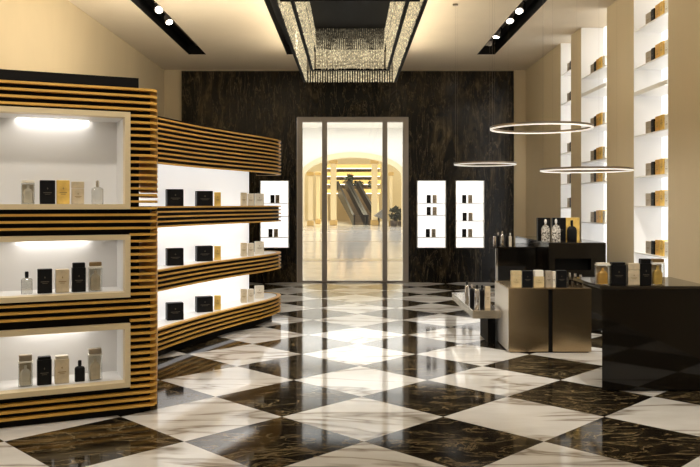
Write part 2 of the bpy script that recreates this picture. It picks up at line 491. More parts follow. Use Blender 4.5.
gal_plant(350, 1.6, 'tall dark plant at the top of the escalators', 'plants on the mall gallery')
gal_plant(333, .9, 'small plant on the gallery rail at its left end', 'plants on the mall gallery')
gal_plant(360, .9, 'small plant on the gallery rail right of the escalators', 'plants on the mall gallery')
gal_plant(370, .9, 'rightmost small plant on the gallery rail', 'plants on the mall gallery')
# escalators
def escalator(pa, pb, label):
    Ya, Yb = 55.5, 64.5
    zb = py2z(190, 65)
    A = Vector((px2x(pa, Ya), Ya, 0)); B = Vector((px2x(pb, Yb), Yb, zb))
    r = empty('escalator', A, label, 'escalator', 'pair of escalators in the mall')
    d = Vector((B.x-A.x, B.y-A.y, 0)).normalized(); s = Vector((1, 0, 0))
    hw_ = .48
    def bar(off, wd, lo, hi):
        m = MB(); rings = []
        for P_ in (A-d*.5, A+d*.1, B, B+d*.5):
            c = Vector((P_.x, P_.y, max(0, min(zb, P_.z)))) + s*off
            rings.append([(c.x-wd, c.y, c.z+lo), (c.x+wd, c.y, c.z+lo), (c.x+wd, c.y, c.z+hi), (c.x-wd, c.y, c.z+hi)])
        m.loft(rings); return m
    tr = MB(); rings = []
    for P_, lo in ((A+d*.1, 0), (B, zb-.5)):
        c = Vector((P_.x, P_.y, P_.z))
        rings.append([(c.x-hw_, c.y, lo), (c.x+hw_, c.y, lo), (c.x+hw_, c.y, c.z+.02), (c.x-hw_, c.y, c.z+.02)])
    tr.loft(rings)
    build('truss', tr, 'esc', r)
    for o_ in (-hw_, hw_):
        b = build('balustrade', bar(o_, .05, .0, .62), 'esc', r)
        build('handrail', bar(o_, .08, .62, .74), 'esc', b)
    st = MB(); n = 22
    for i in range(n):
        c = A.lerp(B, (i+.5)/n)
        st.box(c.x-hw_+.06, c.x+hw_-.06, c.y-.22, c.y+.22, c.z-.04, c.z+.10)
    build('step_band', st, 'escs', r)
escalator(360, 343.5, 'left escalator rising from the mall floor behind the glass door')
escalator(371, 352, 'right escalator rising from the mall floor behind the glass door')
# grey slanted flank beside the right mullion
Y = 52.4
m = MB(); x0, x1 = px2x(374, Y), px2x(387, Y)
m.loft([[(x0, y, py2z(216, Y)), (x1, y, py2z(221, Y)), (x1, y, py2z(206, Y))] for y in (Y, Y+1.2)])
m.box(x1-.25, x1, Y+.1, Y+1.1, 0, py2z(220, Y))
tag(build('wedge_kiosk', m, 'mgrey'), 'grey wedge shaped kiosk beside the right door mullion, in the mall', 'kiosk')
# potted plant seen through the right pane
Y = 52.0; x = px2x(394, Y)
r = empty('potted_plant', (x, Y, 0), 'leafy plant in a dark pot seen through the right door pane', 'plant')
build('pot', MB().lathe([(.16, 0), (.24, .05), (.28, .36), (.25, .40), (.2, .38)], (x, Y), 16), 'pot', r)
m = MB(); leafy(m, (x+.1, Y, .86), .42, .42, 110, .34, rnd)
build('foliage', m, 'leaf', r)
m = MB(); [m.tube((x, Y, .36), (x+math.cos(a)*.2, Y+math.sin(a)*.2, .95), .02, 5) for a in (0, 2.1, 4.2)]
build('stem', m, 'bronzec', r)
Y = 53.6; x = px2x(399.5, Y)
r = empty('potted_plant', (x, Y, 0), 'narrow plant in a dark pot at the right edge of the door', 'plant')
build('pot', MB().lathe([(.12, 0), (.17, .05), (.19, .3), (.15, .32)], (x, Y), 16), 'pot', r)
m = MB(); leafy(m, (x, Y, .75), .2, .36, 60, .28, rnd)
build('foliage', m, 'leaf', r)
# mall lights (unseen overhead lamps and an added uplight)
for yy, p in ((19, 260), (27, 420), (36, 520), (45, 560)):
    area('mall_ceiling_lamp', (0, yy, 6.3), 14, p*.95, (.97, .98, 1), sy=8)
area('mall_hall_lamp', (.2, 60, 8.6), 8, 3400, (1, .88, .60), sy=8)
area('added_mall_uplight', (.2, 40, .9), 6, 500, (1, .93, .84), rot=(PI, 0, 0), sy=8)  # added uplight above the floor, brightens the mall ceiling

# ------------------------------------------------------------------ products
def product_root(name, loc, rz, label, cat, group):
    return empty(name, loc, label, cat, group, rz)
def carton(loc, w_, d_, h_, mat, label, group, rz=0, lid=.0, foil='goldfoil', name='perfume_box', lidmat=None, cap=None):
    r = product_root(name, loc, rz, label, 'perfume box', group)
    hb = h_*(1-lid) if lid else h_
    body = MB().bbox(-w_/2, w_/2, -d_/2, d_/2, 0, hb-.001, .003)
    b = build('carton_body', body, mat, r, local=True)
    if lid:
        iw = .90 if lidmat else 1.0
        if not lidmat:
            build('lid', MB().bbox(-w_/2*1.01, w_/2*1.01, -d_/2*1.01, d_/2*1.01, hb+.001, h_, .003), mat, r, local=True)
        else:
            build('lid', MB().bbox(-w_/2*iw, w_/2*iw, -d_/2*iw, d_/2*iw, hb-.001, h_, .003), lidmat, r, local=True)
    # printed emblem: two thin foil bars and a small lozenge on the front
    if mat == 'bk': foil = 'dimfoil'
    e = MB(); y = -d_/2-.0008
    e.box(-w_*.28, w_*.28, y, -d_/2, hb*.46, hb*.49).box(-w_*.18, w_*.18, y, -d_/2, hb*.40, hb*.42)
    e.add([(0, y, hb*.60), (w_*.05, y, hb*.65), (0, y, hb*.70), (-w_*.05, y, hb*.65)], [(0, 1, 2, 3)])
    build('emblem', e, foil, r, local=True)
    return r
def rr(hx, hy, z, n=5, rad=.3):
    """rounded-rectangle ring"""
    rad = min(hx, hy)*rad*2 if rad < .5 else min(hx, hy)
    rad = min(rad, min(hx, hy)*.999); out = []
    for cx, cy, a0 in ((hx-rad, hy-rad, 0), (-hx+rad, hy-rad, PI/2), (-hx+rad, -hy+rad, PI), (hx-rad, -hy+rad, 1.5*PI)):
        for k in range(n): 
            a = a0+PI/2*k/(n-1); out.append((cx+rad*math.cos(a), cy+rad*math.sin(a), z))
    return out
def bottle(loc, w_, d_, h_, label, group, glass='bglass', liquid='liquid', cap='chrome', rz=0, neck=.16, capk='knob', shoulder=.1):
    r = product_root('perfume_bottle', loc, rz, label, 'perfume bottle', group)
    hb = h_*(1-neck-.12)
    hx, hy = w_/2, d_/2
    m = MB().loft([rr(hx*.94, hy*.94, 0), rr(hx, hy, h_*.02), rr(hx, hy, hb-h_*shoulder), rr(hx*.86, hy*.86, hb-h_*shoulder*.4), rr(hx*.45, hy*.6, hb)], True)
    build('flask', m, glass, r, local=True)
    if liquid:
        m = MB().loft([rr(hx*.86, hy*.82, h_*.05), rr(hx*.86, hy*.82, hb*.72)], True)
        build('liquid', m, liquid, r, local=True)
    nr = min(hx*.42, hy*.55)
    build('collar', MB().lathe([(nr, hb), (nr, hb+h_*.05)], n=14), 'chrome' if cap != 'bk' else 'bk', r, local=True)
    cr = nr*1.15; z0 = hb+h_*.05
    if capk == 'ball':
        pr = [(cr*.5, z0)] + [(cr*math.sin(t)+1e-4, z0+(h_-z0)*(1-math.cos(t))/2) for t in [PI*k/8 for k in range(1, 8)]] + [(1e-3, h_)]
    else:
        pr = [(cr, z0), (cr, h_-.006), (cr*.8, h_)]
    build('cap', MB().lathe(pr, n=14), cap, r, local=True)
    return r
def boxed_bottle(loc, w_, d_, h_, label, group, cap='bronzec', inner='beige', rz=0, capf=.14, shell='glass'):
    """clear upright pack with the flask visible inside and a block lid"""
    r = product_root('perfume_pack', loc, rz, label, 'perfume pack', group)
    hb = h_*(1-capf)
    hx, hy = w_/2, d_/2
    sh = MB().bbox(-hx, hx, -hy, hy, 0, hb-.012, .004)
    build('clear_shell', sh, shell, r, local=True)
    build('rim', MB().bbox(-hx*1.01, hx*1.01, -hy*1.01, hy*1.01, hb-.012, hb, .002), 'ivory', r, local=True)
    build('card_insert', MB().box(-hx*.86, hx*.86, hy*.72, hy*.82, .004, hb-.02), 'beige' if inner != 'beige' else 'ivory', r, local=True)
    f = MB().loft([rr(hx*.72, hy*.66, .006), rr(hx*.72, hy*.66, hb*.52), rr(hx*.5, hy*.5, hb*.64), rr(hx*.2, hy*.28, hb*.68), rr(hx*.2, hy*.28, hb*.82)], True)
    build('flask', f, inner, r, local=True)
    build('lid', MB().bbox(-hx*.9, hx*.9, -hy*.9, hy*.9, hb, h_, .004), cap, r, local=True)
    return r

# ------------------------------------------------------------------ front slatted cabinet (left)
C0 = Vector((-1.40, 5.55)); U = Vector((-.910, -.415)).normalized(); N = Vector((U.y, -U.x))   # U to the left, N into the cabinet
if N.y < 0: N = -N
def FR(t, d, z): p = C0+U*t+N*d; return (p.x, p.y, z)
def niche_t(px, d):
    b = C0+N*d; k = (px-CX)/F
    return (k*b.y-b.x)/(U.x-k*U.y)
cab = empty('display_cabinet', (*(C0+U*1.0+N*.2), 0), 'large slatted wood display cabinet with three lit niches, at the left edge', 'display cabinet')
PITCH, TH = .047, .0165
ZS = [2.325-k*PITCH for k in range(49)]     # slat tops
TE = 2.12
FRAMES = [(1.463, 2.150), (.841, 1.283), (.204, .654)]
FT0, FT1 = .173, 2.02
BANDS = [(.07, .30), (.66, .89), (1.25, 1.48), (1.855, 2.33)]
WING = [(C0.x, C0.y), tuple(C0+U*.125), (-1.95, 7.20), (-1.83, 7.36)]
sl = MB(); wing = MB()
for zt_ in ZS:
    z0 = zt_-TH
    inside = any(a-.012 < zt_ and z0 < b+.012 for a, b in FRAMES)
    if inside:
        sl.box(.0, FT0-.001, 0, .05, z0, zt_, FR)
        sl.box(FT1+.001, TE, 0, .05, z0, zt_, FR)
    else:
        sl.box(.0, TE, 0, .05, z0, zt_, FR)
    wing.prism([(C0.x+.002, C0.y+.045), tuple(C0+U*.125+N*.05), (-1.95, 7.20), (-1.83, 7.36)], z0, zt_)
build('slat_cladding', sl, 'wood', cab)
build('slat_return', wing, 'wood', cab)
bk = MB()
zz = [2.31]+[v for a, b in FRAMES for v in (b, a)]+[.0]
for i in range(0, len(zz), 2):
    bk.box(.105, TE, .045, .075, zz[i+1], zz[i], FR)
for a, b in FRAMES:
    bk.box(.105, FT0, .045, .075, a, b, FR); bk.box(FT1, TE, .045, .075, a, b, FR)
bk.box(.105, .125, .075, .56, 0, 2.31, FR).box(TE-.02, TE, .075, .56, 0, 2.31, FR).box(.105, TE, .54, .56, 0, 2.31, FR).box(.105, TE, .075, .56, 2.29, 2.31, FR)
build('carcass', bk, 'black', cab)
cr = MB()
core = [tuple(C0+N*.06+U*.025), tuple(C0+N*.06+U*.135), (-1.945, 7.12), (-1.865, 7.28)]
for a, b in ((0.02, .80), (1.26, 1.48), (1.86, 2.30)): cr.prism(core, a, b)
cr.prism(core, .80, .885)
build('return_core', cr, 'black', cab)
build('top_panel', MB().box(.10, TE, .09, .50, 2.325, 2.41, FR), 'black', cab)
LIN_D = .42
for k, (a, b) in enumerate(FRAMES):
    fw = .036; f = MB()
    f.box(FT0, FT1, -.012, .09, b-fw, b, FR).box(FT0, FT1, -.012, .09, a, a+fw, FR)
    f.box(FT0, FT0+fw, -.012, .09, a+fw, b-fw, FR).box(FT1-fw, FT1, -.012, .09, a+fw, b-fw, FR)
    fo = build('niche_frame', f, 'cream', cab)
    t0, t1, za, zb = FT0+fw, FT1-fw, a+fw, b-fw
    l = MB()
    l.box(t0-.012, t1+.012, LIN_D, LIN_D+.012, za-.012, zb+.012, FR)
    l.box(t0-.012, t0, .09, LIN_D, za, zb, FR).box(t1, t1+.012, .09, LIN_D, za, zb, FR)
    l.box(t0-.012, t1+.012, .09, LIN_D, za-.012, za, FR).box(t0-.012, t1+.012, .09, LIN_D, zb, zb+.012, FR)
    build('niche_lining', l, 'lining', fo)
    # light strip recessed at the back of the niche ceiling
    build('light_strip', MB().box(niche_t(88, .4), niche_t(17, .4), LIN_D-.045, LIN_D-.015, zb-.010, zb-.001, FR), 'ledc', fo)
    pc = FR(.9, .22, zb-.02)
    area('niche_lamp', pc, .9, 1.0, (1, .93, .82), rot=(0, 0, math.atan2(U.y, U.x)), sy=.2)

YAW1 = math.atan2(-U.y, -U.x)
def nplace(pxa, pxb, d, z): 
    t = niche_t((pxa+pxb)/2, d); p = C0+U*t+N*d
    return (p.x, p.y, z), p.y/F*1.06
G1 = 'perfumes in the top niche of the slatted cabinet'; G2 = 'perfumes in the middle niche of the slatted cabinet'; G3 = 'perfumes in the bottom niche of the slatted cabinet'
z1, z2, z3 = [a+.036+.0005 for a, b in FRAMES]
nd = .17
def NP(kind, pxa, pxb, hpx, z, dep, **kw):
    loc, s = nplace(pxa, pxb, nd, z)
    w_ = (pxb-pxa)*s*.95; h_ = hpx*s*.96
    kw['rz'] = YAW1+kw.pop('turn', 0)
    if kind == 'box': return carton(loc, w_*.93, dep, h_, **kw)
    if kind == 'bottle': return bottle(loc, w_, dep, h_, **kw)
    return boxed_bottle(loc, w_*.95, dep, h_, **kw)
NP('pack', 21.5, 34.5, 23.5, z1, .05, label='leftmost perfume in the top niche, pale flask in a clear pack', group=G1, cap='ivory', inner='pale', capf=.05)
NP('box', 39.8, 55, 23.5, z1, .05, mat='bk', label='black perfume box in the top niche of the slatted cabinet', group=G1)
NP('box', 56.5, 69.5, 23.5, z1, .05, mat='gold', label='gold perfume box in the top niche beside the black one', group=G1, foil='bronzec')
NP('box', 71.5, 84, 22, z1, .045, mat='beige', label='beige perfume box in the top niche right of the gold one', group=G1, lid=.3, foil='bronzec')
NP('bottle', 92, 103, 23, z1, .04, label='clear glass bottle at the right end of the top niche', group=G1, glass='bglass', cap='chrome', liquid=None)
NP('bottle', 21.5, 32, 22, z2, .04, label='clear glass bottle at the left end of the middle niche', group=G2, cap='bk', liquid=None)
NP('box', 37.5, 52, 24, z2, .055, mat='bk', label='short black perfume box in the middle niche, left of a beige one', group=G2)
NP('box', 55.5, 69, 23, z2, .055, mat='beige', label='beige perfume box in the centre of the middle niche', group=G2, foil='bronzec')
NP('box', 71.7, 85.6, 28.5, z2, .055, mat='bk', label='tall black perfume box with a block lid in the middle niche', group=G2, lid=.16, lidmat=M['bk'])
NP('pack', 88.5, 102, 28.5, z2, .055, label='tall clear pack with bronze lid, right end of the middle niche', group=G2, cap='bronzec', inner='beige')
NP('pack', 18.5, 32.5, 31, z3, .055, label='tall clear pack with taupe lid, left end of the bottom niche', group=G3, cap='taupe', inner='pale', capf=.2)
NP('box', 37, 51.5, 27.5, z3, .055, mat='bk', label='black perfume box in the bottom niche of the slatted cabinet', group=G3, lid=.1, lidmat=M['bk'])
NP('box', 54.5, 69, 27, z3, .055, mat='beige', label='beige perfume box with raised lid in the bottom niche', group=G3, lid=.12, lidmat=M['pale'], foil='bronzec')
NP('bottle', 75, 84.5, 20.5, z3, .04, label='small black bottle between two packs in the bottom niche', group=G3, glass='bk', liquid=None, cap='bk')
NP('pack', 88, 102, 31, z3, .055, label='tall clear pack with pale lid, right end of the bottom niche', group=G3, cap='taupe', inner='beige', capf=.17)

# ------------------------------------------------------------------ curved shelf unit
def catmull(P, n=6):
    out = []
    for i in range(len(P)-1):
        p0 = Vector(P[max(i-1, 0)]); p1 = Vector(P[i]); p2 = Vector(P[i+1]); p3 = Vector(P[min(i+2, len(P)-1)])
        for k in range(n):
            t = k/n
            out.append(.5*((2*p1)+(p2-p0)*t+(2*p0-5*p1+4*p2-p3)*t*t+(3*p1-p0-3*p2+p3)*t**3))
    out.append(Vector(P[-1])); return out
PATH = catmull([(-1.83, 7.36), (-1.60, 8.15), (-1.31, 8.92), (-1.08, 9.45), (-.955, 9.82), (-.905, 10.12), (-.955, 10.36), (-1.10, 10.48), (-1.27, 10.46)])
def offset(P, d):
    out = []
    for i, p in enumerate(P):
        t = (P[min(i+1, len(P)-1)]-P[max(i-1, 0)]).normalized()
        out.append(p+Vector((-t.y, t.x))*d)
    return out
un = empty('curved_shelf_unit', (-1.6, 8.9, 0), 'curved white shelf unit with slatted wood bands and rounded end', 'shelf unit')
PA, PB = Vector((-2.20, 7.25)), Vector((-1.315, 10.06))
pd = (PB-PA).normalized(); pn = Vector((-pd.y, pd.x))     # towards the wall
pan = [tuple(PA), tuple(PB), tuple(PB+pn*.03), tuple(PA+pn*.03)]
build('back_panel', MB().prism(pan, .07, 2.30), 'shelfback', un)
e0, e1 = PA+pn*.031, PB+pn*.031
build('rear_carcass', MB().prism([tuple(e0), tuple(e1), tuple(e1+pn*.30), tuple(e0+pn*.30)], 0, 2.30), 'black', un)
I1 = offset(PATH, .055); I2 = offset(PATH, .03); I3 = offset(PATH, .062); I4 = offset(PATH, .085)
for k, (a, b) in enumerate(BANDS):
    m = MB()
    for zt_ in ZS:
        if a-.01 < zt_-TH and zt_ < b+.012: m.ribbon(PATH, I1, zt_-TH, zt_)
    tops = [z for z in ZS if a-.01 < z-TH and z < b+.012]
    hi, lo = max(tops), min(tops)-TH
    so = build('slat_band', m, 'wood', un)
    build('band_core', MB().ribbon(I2, I3, lo+.004, hi-.002 if k < 3 else hi-.004), 'black', so)
    fill = [tuple(p) for p in (I3 if k < 3 else I3)] + [tuple(PB), tuple(PA)]
    if k < 3:
        build('shelf_board', MB().prism(fill, hi-.03, hi-.004), 'white', un)
    else:
        build('top_panel', MB().prism([tuple(p) for p in offset(PATH, .035)]+[tuple(PB), tuple(PA)], hi-.006, hi+.022), 'black', un)
    if k > 0:
        fil2 = [tuple(p) for p in I3]+[tuple(PB), tuple(PA)]
        build('soffit', MB().prism(fil2, hi-.07, hi-.05), 'white', un)
        q0, q1 = PA-pn*.05+pd*.15, PB-pn*.05-pd*.05
        build('light_strip', MB().prism([tuple(q0), tuple(q1), tuple(q1-pn*.16), tuple(q0-pn*.16)], hi-.082, hi-.07), 'led', un)
        c = (PA+PB)/2-pn*.14
        area('shelf_lamp', (c.x, c.y, hi-.086), 2.6, 2.6, (1, .97, .93), rot=(0, 0, math.atan2(pd.y, pd.x)), sy=.22)
build('plinth', MB().prism([tuple(p) for p in offset(PATH, .12)[1:-1]]+[tuple(PB), tuple(PA)], 0, .085), 'black', un)
SH = [max(z for z in ZS if a-.01 < z-TH and z < b+.012)-.004+.0005 for a, b in BANDS[:3]]
for k, zsh in enumerate(SH):
    nm = ('bottom', 'middle', 'top')[k]; G = 'boxes on the %s curved shelf' % nm
    carton((px2x(174.5, 8.02), 8.02, zsh), .17, .10, .18, 'bk', 'black perfume box nearest the slatted cabinet on the %s curved shelf' % nm, G, rz=.42, foil='darkfoil')
    carton((px2x(204, 8.62), 8.62, zsh), .18, .10, .172, 'bk', 'second black perfume box on the %s curved shelf, beside a gold one' % nm, G, rz=.42, foil='darkfoil')
    carton((px2x(217.5, 8.80), 8.80, zsh), .075, .06, .16, 'gold', 'slim gold box beside the black boxes on the %s curved shelf' % nm, G, rz=.20, foil='bronzec')
    carton((px2x(243.7, 9.42), 9.42, zsh), .075, .06, .165, 'beige', 'beige box just right of the gold one on the %s curved shelf' % nm, G, rz=.25, foil='bronzec')
    carton((px2x(250.6, 9.52), 9.52, zsh), .075, .06, .155, 'pale', 'pale box in the middle of the light group on the %s curved shelf' % nm, G, rz=.25, foil='bronzec')
    carton((px2x(259.2, 9.86), 9.86, zsh), .115, .06, .16, 'pale', 'pale box at the rounded end of the %s curved shelf' % nm, G, rz=.25, foil='bronzec')

# ------------------------------------------------------------------ wall light boxes
def lightbox(px0, px1, label, rows, rowname, grp):
    Y = YB-.05
    x0, x1 = px2x(px0, Y-.12), px2x(px1, Y-.12); zt_, zb_ = py2z(180.5, Y-.12), py2z(248, Y-.12)
    r = empty('wall_lightbox', ((x0+x1)/2, Y, zb_), label, 'light box', 'lit display boxes on the marble wall')
    build('housing', MB().box(x0, x1, Y-.02, Y, zb_, zt_).box(x0, x0+.012, Y-.12, Y-.02, zb_, zt_).box(x1-.012, x1, Y-.12, Y-.02, zb_, zt_)
          .box(x0+.012, x1-.012, Y-.12, Y-.02, zt_-.012, zt_).box(x0+.012, x1-.012, Y-.12, Y-.02, zb_, zb_+.012), 'white', r)
    build('lit_panel', MB().box(x0+.012, x1-.012, Y-.026, Y-.02, zb_+.012, zt_-.012), 'lightbox', r)
    for k, (pyb, a, b) in enumerate(rows):
        z = py2z(pyb, Y-.07)
        build('shelf', MB().box(x0+.013, x1-.013, Y-.119, Y-.028, z-.012, z), 'alu', r)
        if a is None: continue
        for j, (pa, mt, cn) in enumerate(((a, 'bk', 'black'), (b, 'taupe', 'taupe'))):
            carton((px2x(pa, Y-.07), Y-.07, z+.0005), .078, .045, .155, mt, '%s box on the %s shelf of the %s' % (cn, ('top', 'middle', 'bottom')[k], rowname), grp, foil='darkfoil')
lightbox(260, 288.7, 'lit white display box on the marble wall left of the glass door', [(203, 272.5, 277.5), (216, None, None), (237, 270.5, 276)], 'lit display box left of the door', 'boxes in the left wall display')
lightbox(417.2, 446, 'lit white display box on the marble wall just right of the glass door', [(203, 428.7, 434.6), (215, 428.7, 434.6), (237, 427.8, 433.6)], 'lit display box just right of the door', 'boxes in the middle wall display')
lightbox(455.8, 484.3, 'rightmost lit white display box on the marble wall', [(203, 464.2, 470.2), (220.6, 464.6, 470.5), (237, 464.2, 470.2)], 'rightmost lit display box', 'boxes in the rightmost wall display')

# ------------------------------------------------------------------ right wall niches
ZA = [3.565, 3.093, 2.307, 1.818, 1.446]
ZB = [3.335, 2.573, 2.109, 1.805, 1.243]; ZCn = [3.553, 3.11, 2.306, 1.8245, 1.478, .929]
ORD = ['top', 'second', 'third', 'fourth', 'fifth', 'sixth']
protos = {}
def small_box(key, loc, dims, mat, label, group):
    """first of a kind is built, the rest are copies sharing its meshes"""
    if key not in protos:
        protos[key] = carton(loc, *dims, mat, label, group, rz=-PI/2, lid=.24 if key[0] in 'gw' else 0, foil='bronzec')
        return protos[key]
    c = copy_tree(protos[key]); c.location = loc; c['label'] = label; c['group'] = group
    return c
for (yf, yn), levels, slab, nm, starts in (
        (NICHES[0], ZA, [], 'farthest', [('gr', 12.15), ('k', 12.00)]),
        (NICHES[1], ZB, [3.11], 'middle', [('b', 10.94), ('k', 10.80), ('g', 10.69), ('a', 10.57), ('w', 10.42)]),
        (NICHES[2], ZCn, [2.83], 'nearest', [('b', 8.885), ('k', 8.74), ('g', 8.61), ('a', 8.49), ('w', 8.355)])):
    r = empty('wall_niche', (XR+.18, (yf+yn)/2, 0), 'tall lit white shelf niche in the right wall, %s of the three' % nm, 'display niche', 'lit niches in the right wall')
    xb = XR+.33
    build('lit_back', MB().box(xb, xb+.02, yn, yf, 0, ZC-.002), 'backlit', r)
    build('side_panel', MB().box(XR+.001, xb, yf-.012, yf, 0, ZC-.002), 'whitep', r)
    build('side_panel', MB().box(XR+.001, xb, yn, yn+.012, 0, ZC-.002), 'whitep', r)
    build('light_strip', MB().box(XR+.02, XR+.045, yn+.012, yn+.022, .05, ZC-.05), 'ledn', r)  # unseen strip added behind the jamb to light the box fronts
    for z in levels:
        build('shelf', MB().box(XR+.002, xb, yn+.023, yf-.013, z-.014, z), 'white', r)
    for z in slab:
        build('thick_shelf', MB().box(XR+.002, xb, yn+.023, yf-.013, z-.05, z), 'white', r)
    for k, z in enumerate(levels):
        sz = 'shelf of the %s wall niche' % nm
        G = 'boxes in the %s wall niche' % nm
        for key, yy in starts:
            o_ = ORD[k]
            loc = (XR+.075, yy, z+.0005)
            if key == 'gr': small_box('gr', loc, (.085, .06, .15), 'taupe', 'taupe box beside the black one on the %s %s' % (o_, sz), G)
            if key == 'k': small_box('k', loc, (.085, .07, .155), 'bk', 'black box on the %s %s' % (o_, sz), G)
            if key == 'b': small_box('b', loc, (.15, .06, .145), 'taupe', 'wide taupe box on the %s %s' % (o_, sz), G)
            if key == 'g': small_box('g', loc, (.11, .07, .17), 'amber', 'amber gold box beside the black one on the %s %s' % (o_, sz), G)
            if key == 'a': small_box('a', loc, (.11, .07, .175), 'gold', 'bright gold box beside the ivory one on the %s %s' % (o_, sz), G)
            if key == 'w': small_box('w', loc, (.10, .07, .165), 'ivory', 'ivory box at the near end of the %s %s' % (o_, sz), G)

# ------------------------------------------------------------------ counters on the right
# front black counter
fc = empty('black_counter', (2.45, 6.55, 0), 'large glossy black display counter at the right edge', 'counter')
TZ = .845
build('base', MB().prism([(2.015, 6.18), (2.87, 6.18), (2.87, 6.93), (2.30, 6.93)], .012, TZ-.028), 'blackgloss', fc)
build('plinth', MB().prism([(2.06, 6.22), (2.84, 6.22), (2.84, 6.90), (2.33, 6.90)], 0, .012), 'black', fc)
build('top', MB().bbox(2.0, 2.88, 6.17, 6.94, TZ-.028, TZ, .003), 'blacktop', fc)
GF = 'perfumes on the front black counter'
Yc = 6.27
def CP(pxa, pxb): return (px2x((pxa+pxb)/2, Yc), Yc, TZ+.0005)
s = Yc/F
boxed_bottle(CP(595.5, 609.5), 13.5*s, .06, 22*s, 'leftmost perfume on the front black counter, flask in gold pack', GF, cap='pale', inner='amber', capf=.06, shell='glass')
carton(CP(610, 625), 14.5*s, .07, 22.5*s, 'bk', 'black perfume box between gold ones on the front black counter', GF, foil='darkfoil', lid=.1, lidmat=M['bk'])
carton(CP(627, 638.5), 11.5*s, .06, 21.5*s, 'beige', 'golden beige box in the middle of the front black counter', GF, foil='bronzec', lid=.3)
carton(CP(639.3, 650.3), 11*s, .06, 26*s, 'bk', 'tall black box with block lid on the front black counter', GF, foil='darkfoil', lid=.17, lidmat=M['bk'])
boxed_bottle(CP(651, 663.8), 12.5*s, .06, 26*s, 'rightmost perfume on the front black counter, pack with bronze lid', GF, cap='bronzec', inner='gold', capf=.13)

# bronze steel plinth
st = empty('steel_counter', (2.0, 8.16, 0), 'bronze brushed metal display counter with a dark centre seam', 'counter')
X0, X1, Ya, Yb_, SZ = 1.60, 2.43, 7.78, 8.54, .653
build('core', MB().box(X0+.02, X1-.02, Ya+.03, Yb_-.02, .0, SZ-.02), 'black', st)
xm = px2x(550.5, Ya)
build('front_panel', MB().box(X0, xm-.022, Ya, Ya+.03, .012, SZ-.012), 'bronze', st)
build('front_panel', MB().box(xm+.022, X1, Ya, Ya+.03, .012, SZ-.012), 'bronze', st)
build('side_panel', MB().box(X0, X0+.02, Ya+.03, Yb_, .012, SZ-.012), 'steel', st)
build('side_panel', MB().box(X1-.02, X1, Ya+.03, Yb_, .012, SZ-.012), 'steel', st)
build('rear_panel', MB().box(X0+.02, X1-.02, Yb_-.02, Yb_, .012, SZ-.012), 'steel', st)
build('top', MB().bbox(X0, X1, Ya, Yb_, SZ-.012, SZ, .002), 'bronze', st)
GS = 'perfumes on the bronze metal counter'
def SP(pxa, pxb, Y=7.87): return (px2x((pxa+pxb)/2, Y), Y, SZ+.0005)
s = 7.87/F
carton(SP(511, 521), 10*s, .06, 16.5*s, 'beigegold', 'pale box at the left end of the bronze metal counter', GS, foil='bronzec', lid=.3)
carton(SP(522, 532.3), 10.3*s, .06, 16.5*s, 'bk', 'black box between pale ones on the bronze metal counter', GS, foil='darkfoil')
carton(SP(533, 543.7), 10.4*s, .06, 17*s, 'beigegold', 'beige box right of the black one on the bronze metal counter', GS, foil='bronzec', lid=.35, lidmat=M['ivory'])
carton(SP(545, 551.5), 6.3*s, .05, 16.5*s, 'taupe', 'narrow taupe box on the centre of the bronze metal counter', GS, foil='darkfoil')
carton(SP(552, 555.2), 3.1*s, .04, 16*s, 'pale', 'very slim pale box on the bronze metal counter', GS, foil='darkfoil')
carton(SP(556, 566), 9.8*s, .06, 17*s, 'bk', 'black box left of the smoked bottles on the bronze metal counter', GS, foil='darkfoil')
for k, (pa, nm) in enumerate(((569.5, 'left'), (575, 'middle'), (580.5, 'right'))):
    bottle(SP(pa-2.3, pa+2.3), 4.6*s, .04, (14.5-k)*s, '%s one of three smoked bottles at the right of the bronze counter' % nm, GS, glass='sglass', liquid=None, cap='chrome')

# low cantilevered steel tray left of it
tr = empty('low_display_table', (1.43, 8.9, 0), 'low steel tray table behind the left side of the bronze counter', 'table')
build('slab', MB().bbox(1.285, 1.575, 8.09, 9.75, .30, .385, .003), 'tray', tr)
build('base', MB().box(1.49, 1.57, 8.35, 8.85, 0, .30), 'black', tr)
GT = 'bottles on the low steel table'
def TP(px, Y): return (px2x(px, Y), Y, .3855)
s = 8.3/F
for px_, Yq, wd, hg, mt, cp, lb in ((467, 8.78, 4.4, 22, 'chrome', 'bk', 'chrome bottle at the left front of the low steel table'),
                            (472, 8.34, 4.6, 23, 'bk', 'chrome', 'black bottle second from the left on the low steel table'),
                            (477, 8.24, 4.6, 23.5, 'chrome', 'bk', 'chrome bottle in the centre of the low steel table'),
                            (482, 8.36, 4.4, 22, 'bk', 'bk', 'black bottle with black cap on the low steel table')):
    bottle(TP(px_, Yq), wd*s, .045, hg*s, lb, GT, glass=mt, liquid=None, cap=cp, neck=.05)
carton(TP(487.5, 8.28), 5*s, .05, 22*s, 'beige', 'slim beige box beside the bronze counter on the low steel table', GT, foil='bronzec')

# back black counter with lower tier
bc = empty('tall_black_counter', (2.65, 9.9, 0), 'tall black display counter with a recessed slot, behind the bronze one', 'counter')
BX0, BX1, BY0, BY1, BZ = 2.325, 2.99, 9.03, 10.87, 1.05
sx0, sx1, sz0, sz1 = px2x(555, BY0), px2x(591, BY0), py2z(270, BY0), py2z(258.5, BY0)
b = MB()
b.box(BX0, BX1, BY0+.15, BY1, .02, BZ-.02)
b.box(BX0, sx0, BY0, BY0+.15, .02, BZ-.02).box(sx1, BX1, BY0, BY0+.15, .02, BZ-.02)
b.box(sx0, sx1, BY0, BY0+.15, .02, sz0).box(sx0, sx1, BY0, BY0+.15, sz1, BZ-.02)
build('body', b, 'blackgloss', bc)
build('slot_liner', MB().box(sx0, sx1, BY0+.12, BY0+.149, sz0, sz1), 'black', bc)
build('top', MB().bbox(BX0, BX1, BY0, BY1, BZ-.02, BZ, .003), 'blacktop', bc)
